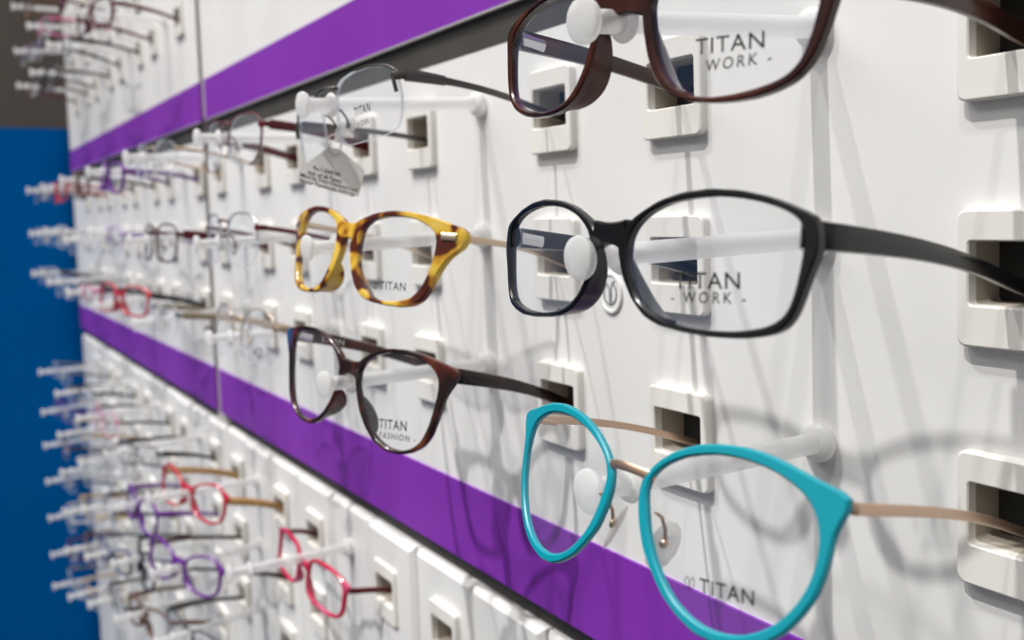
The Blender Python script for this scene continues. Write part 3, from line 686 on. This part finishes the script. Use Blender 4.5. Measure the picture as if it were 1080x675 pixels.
kinds = [('mid',0,4,'purple','rect','full'),('mid',1,4,'lilac','pan','half'),('mid',0,5,'brown','rect','full'),('mid',1,5,'clear','oval','rimless'),('mid',2,5,'pink','oval','half'),
 ('mid',0,6,'red','rect','full'),('mid',1,6,'silver','pan','half'),('mid',2,6,'clear','round','rimless'),('mid',0,7,'grey','rect','wire'),('mid',1,7,'tan','oval','rimless'),('mid',2,7,'silver','rect','half'),
 ('up',0,4,'maroon','rect','full'),('up',0,5,'black','rect','wire'),('up',0,6,'black','pan','full'),('up',0,7,'maroon','rect','wire'),('up',1,5,'maroon','rect','full'),('up',1,6,'pink','oval','half'),('up',1,7,'purple','rect','half'),('up',2,6,'red','rect','wire'),('up',2,7,'brown','pan','full'),
 ('low',0,4,'black','rect','half'),('low',0,5,'pink','cat','wire'),('low',0,6,'black','rect','half'),('low',0,7,'grey','oval','rimless'),
 ('low',1,3,'purple','cat','full'),('low',1,4,'purple','pan','full'),('low',1,5,'grey','round','half'),('low',1,6,'tan','oval','rimless'),('low',1,7,'purple','rect','wire'),
 ('low',2,3,'black','rect','half'),('low',2,4,'black','round','full'),('low',2,5,'navy blue','rect','half'),('low',2,6,'silver','oval','rimless'),('low',2,7,'maroon','rect','wire'),
 ('low',3,4,'brown','rect','full'),('low',3,5,'navy blue','cat','full'),('low',3,6,'gold','oval','half'),('low',3,7,'navy blue','rect','half'),
 ('low',4,5,'black','round','half'),('low',4,6,'brown','rect','wire'),('low',4,7,'silver','oval','rimless'),('low',5,6,'tan','rect','half'),('low',5,7,'maroon','cat','wire'),('low',6,7,'grey','rect','rimless')]
for sec, r, k, cn, sh, st in kinds:
    m = colmat(cn, CL[cn]); desc = {'full':'full rim','half':'half rim','wire':'wire rim','rimless':'rimless'}[st]
    lab = f'{cn} {desc} eyeglasses, {where(sec, r, k)}'
    b = {'rect':.0165,'pan':.0185,'oval':.0165,'round':.0205,'cat':.0180}[sh]
    SPEC[sec,r,k] = (lab, dict(style=st, shape=sh, a=.0245+rnd.uniform(-.001,.001), b=b, front=m, metal=m, temple=m if rnd.random() < .7 else M_GUN, lens=M_LENSC if st != 'full' else M_LENS,
        pads='saddle' if st == 'full' else 'arm', sdep=.006, ypr=(rnd.uniform(-4,14), rnd.uniform(-9,1), rnd.uniform(-3,4)), dz=-.006+rnd.uniform(-.003,.002),
        h=(rnd.uniform(.0018,.0042), .0022), short=None))
SPEC['low',1,3][1].update(at=(-.958,-.091,-.3539), ypr=(20,-6,2), temple=M_WINED)
for key in SLOTS:
    lab, sp = SPEC[key]; glasses(*key, lab, sp)

# ------------------------------------------------------------------ badge on the wall and the price tag
b = empty('oval_badge', (-.357, 0, -.0425), 'small white oval badge with a grey emblem behind the black eyeglasses', 'badge')
bm = bmesh.new(); n = 40
el = lambda f, y: [Vector((.0090*f*math.cos(2*PI*i/n), y, .0106*f*math.sin(2*PI*i/n))) for i in range(n)]
loft(bm, [el(1, 0), el(1, -.0008), el(.95, -.0014), el(.84, -.0014), el(.80, -.0009), el(.02, -.0009)], True, True); obj('plate', bm, M_BADGE, b, ang=40)
bm = bmesh.new(); emblem(bm, lambda x, z: Vector((x, -.0013, z*1.15)), .0058); tag(obj('emblem', bm, M_BADGEG, b, smooth=False), 'grey embossed round emblem')

t = empty('price_tag', (-.4723, -.100, .02436), 'white paper price tag with black print hanging from the rimless eyeglasses', 'price tag')
t.rotation_euler = (0, 0, math.atan2(.8306, .5569))
bm = bmesh.new()
out = [(-18.9,-3.0),(-18.3,-3.9),(13.2,-13.7),(14.2,-13.0),(18.0,0.2),(17.3,1.4),(8.5,9.5),(4.5,12.8),(-2.0,13.6),(-6,10.5),(-17.5,3.6)]
f0 = [bm.verts.new((x*1e-3, -.0002, z*1e-3)) for x, z in out]; f1 = [bm.verts.new((x*1e-3, .0001, z*1e-3)) for x, z in out]
bm.faces.new(f0); bm.faces.new(f1)
for i in range(len(out)): bm.faces.new((f0[i], f0[(i+1) % len(out)], f1[(i+1) % len(out)], f1[i]))
obj('paper', bm, M_PAPER, t, smooth=False)
for body, x0, z0, L in (('Rs.1,260.00',-10.0,1.9,14.5),('Incl. of all Taxes',-13.0,-.4,18.0),('Mktd by Titan Company Ltd',-17.4,-1.9,30.5),('Hosur Tamilnadu 635126',-17.8,-4.6,29.5)):
    dz = -L*.31; up = 2.3
    put_text('tag_print', body, (x0*1e-3, z0*1e-3), ((x0+L)*1e-3, (z0+dz)*1e-3), ((x0+.3)*1e-3, (z0+up)*1e-3), lambda x, z: Vector((x, -.0004, z)), M_INK, t)
bm = bmesh.new(); tube(bm, [(.002+.004*math.cos(a), -.0006, .0155+.005*math.sin(a)) for a in [2*PI*i/16 for i in range(16)]], .0006, 6, closed=True)
tag(obj('tag_loop', bm, M_PAD, t), 'clear plastic loop')

# ------------------------------------------------------------------ camera and light
cam = bpy.data.cameras.new('camera'); co = bpy.data.objects.new('camera', cam); COL.objects.link(co); SC.camera = co
rx, dn, fw = Vector((0.5440077,0.8384730,-0.0319173)), Vector((0.0366747,-0.0617625,-0.9974168)), Vector((-0.8382784,0.5414319,-0.0643500))
R3 = Matrix((rx, -dn, -fw)).transposed().to_4x4()
co.matrix_world = Matrix.Translation((0, -.29, 0)) @ R3
cam.sensor_width = 36; cam.lens = 36*960/1080; cam.shift_y = -52.5/1080; cam.clip_start = .01; cam.clip_end = 20
cam.dof.use_dof = True; cam.dof.focus_distance = FOCUS; cam.dof.aperture_fstop = .032/APERT
def sun(az, el, e, ang, col=(1,1,1)):
    l = bpy.data.lights.new('ceiling_light', 'SUN'); l.energy = e; l.angle = math.radians(ang); l.color = col
    o = bpy.data.objects.new('ceiling_light', l); COL.objects.link(o)
    a, b = math.radians(az), math.radians(el)      # az: 0 = straight out of the wall, + = from the right
    d = Vector((math.sin(a)*math.cos(b), -math.cos(a)*math.cos(b), math.sin(b)))
    o.rotation_euler = d.to_track_quat('Z', 'Y').to_euler(); o.location = d*3
for s in SUNS: sun(*s)
l = bpy.data.lights.new('added_fill', 'AREA'); l.shape = 'RECTANGLE'; l.size = .9; l.size_y = .3; l.energy = FILL; l.color = (1,.985,.965)  # added fill, no shop fixture: lifts the wall's middle above its right side
o = bpy.data.objects.new('added_fill', l); COL.objects.link(o); o.location = (-.95,-.95,.95)
o.rotation_euler = (Vector(o.location)-Vector((-.75,0,0))).to_track_quat('Z', 'Y').to_euler()
w = bpy.data.worlds.new('shop'); SC.world = w; w.use_nodes = True
bg = w.node_tree.nodes['Background']; bg.inputs[1].default_value = AMB
nt = w.node_tree; tc = nt.nodes.new('ShaderNodeTexCoord'); sx = nt.nodes.new('ShaderNodeSeparateXYZ'); rp = nt.nodes.new('ShaderNodeValToRGB'); mr = nt.nodes.new('ShaderNodeMapRange')
mr.inputs['From Min'].default_value = -1; mr.inputs['From Max'].default_value = 1
nt.links.new(tc.outputs['Generated'], sx.inputs[0]); nt.links.new(sx.outputs['Z'], mr.inputs['Value']); nt.links.new(mr.outputs[0], rp.inputs['Fac']); nt.links.new(rp.outputs[0], bg.inputs[0])
rp.color_ramp.elements[0].position = .25; rp.color_ramp.elements[0].color = (.16,.15,.14,1)
rp.color_ramp.elements[1].position = .72; rp.color_ramp.elements[1].color = (1,.985,.965,1)
SC.view_settings.view_transform = 'Standard'; SC.view_settings.look = 'None'; SC.view_settings.exposure = 0
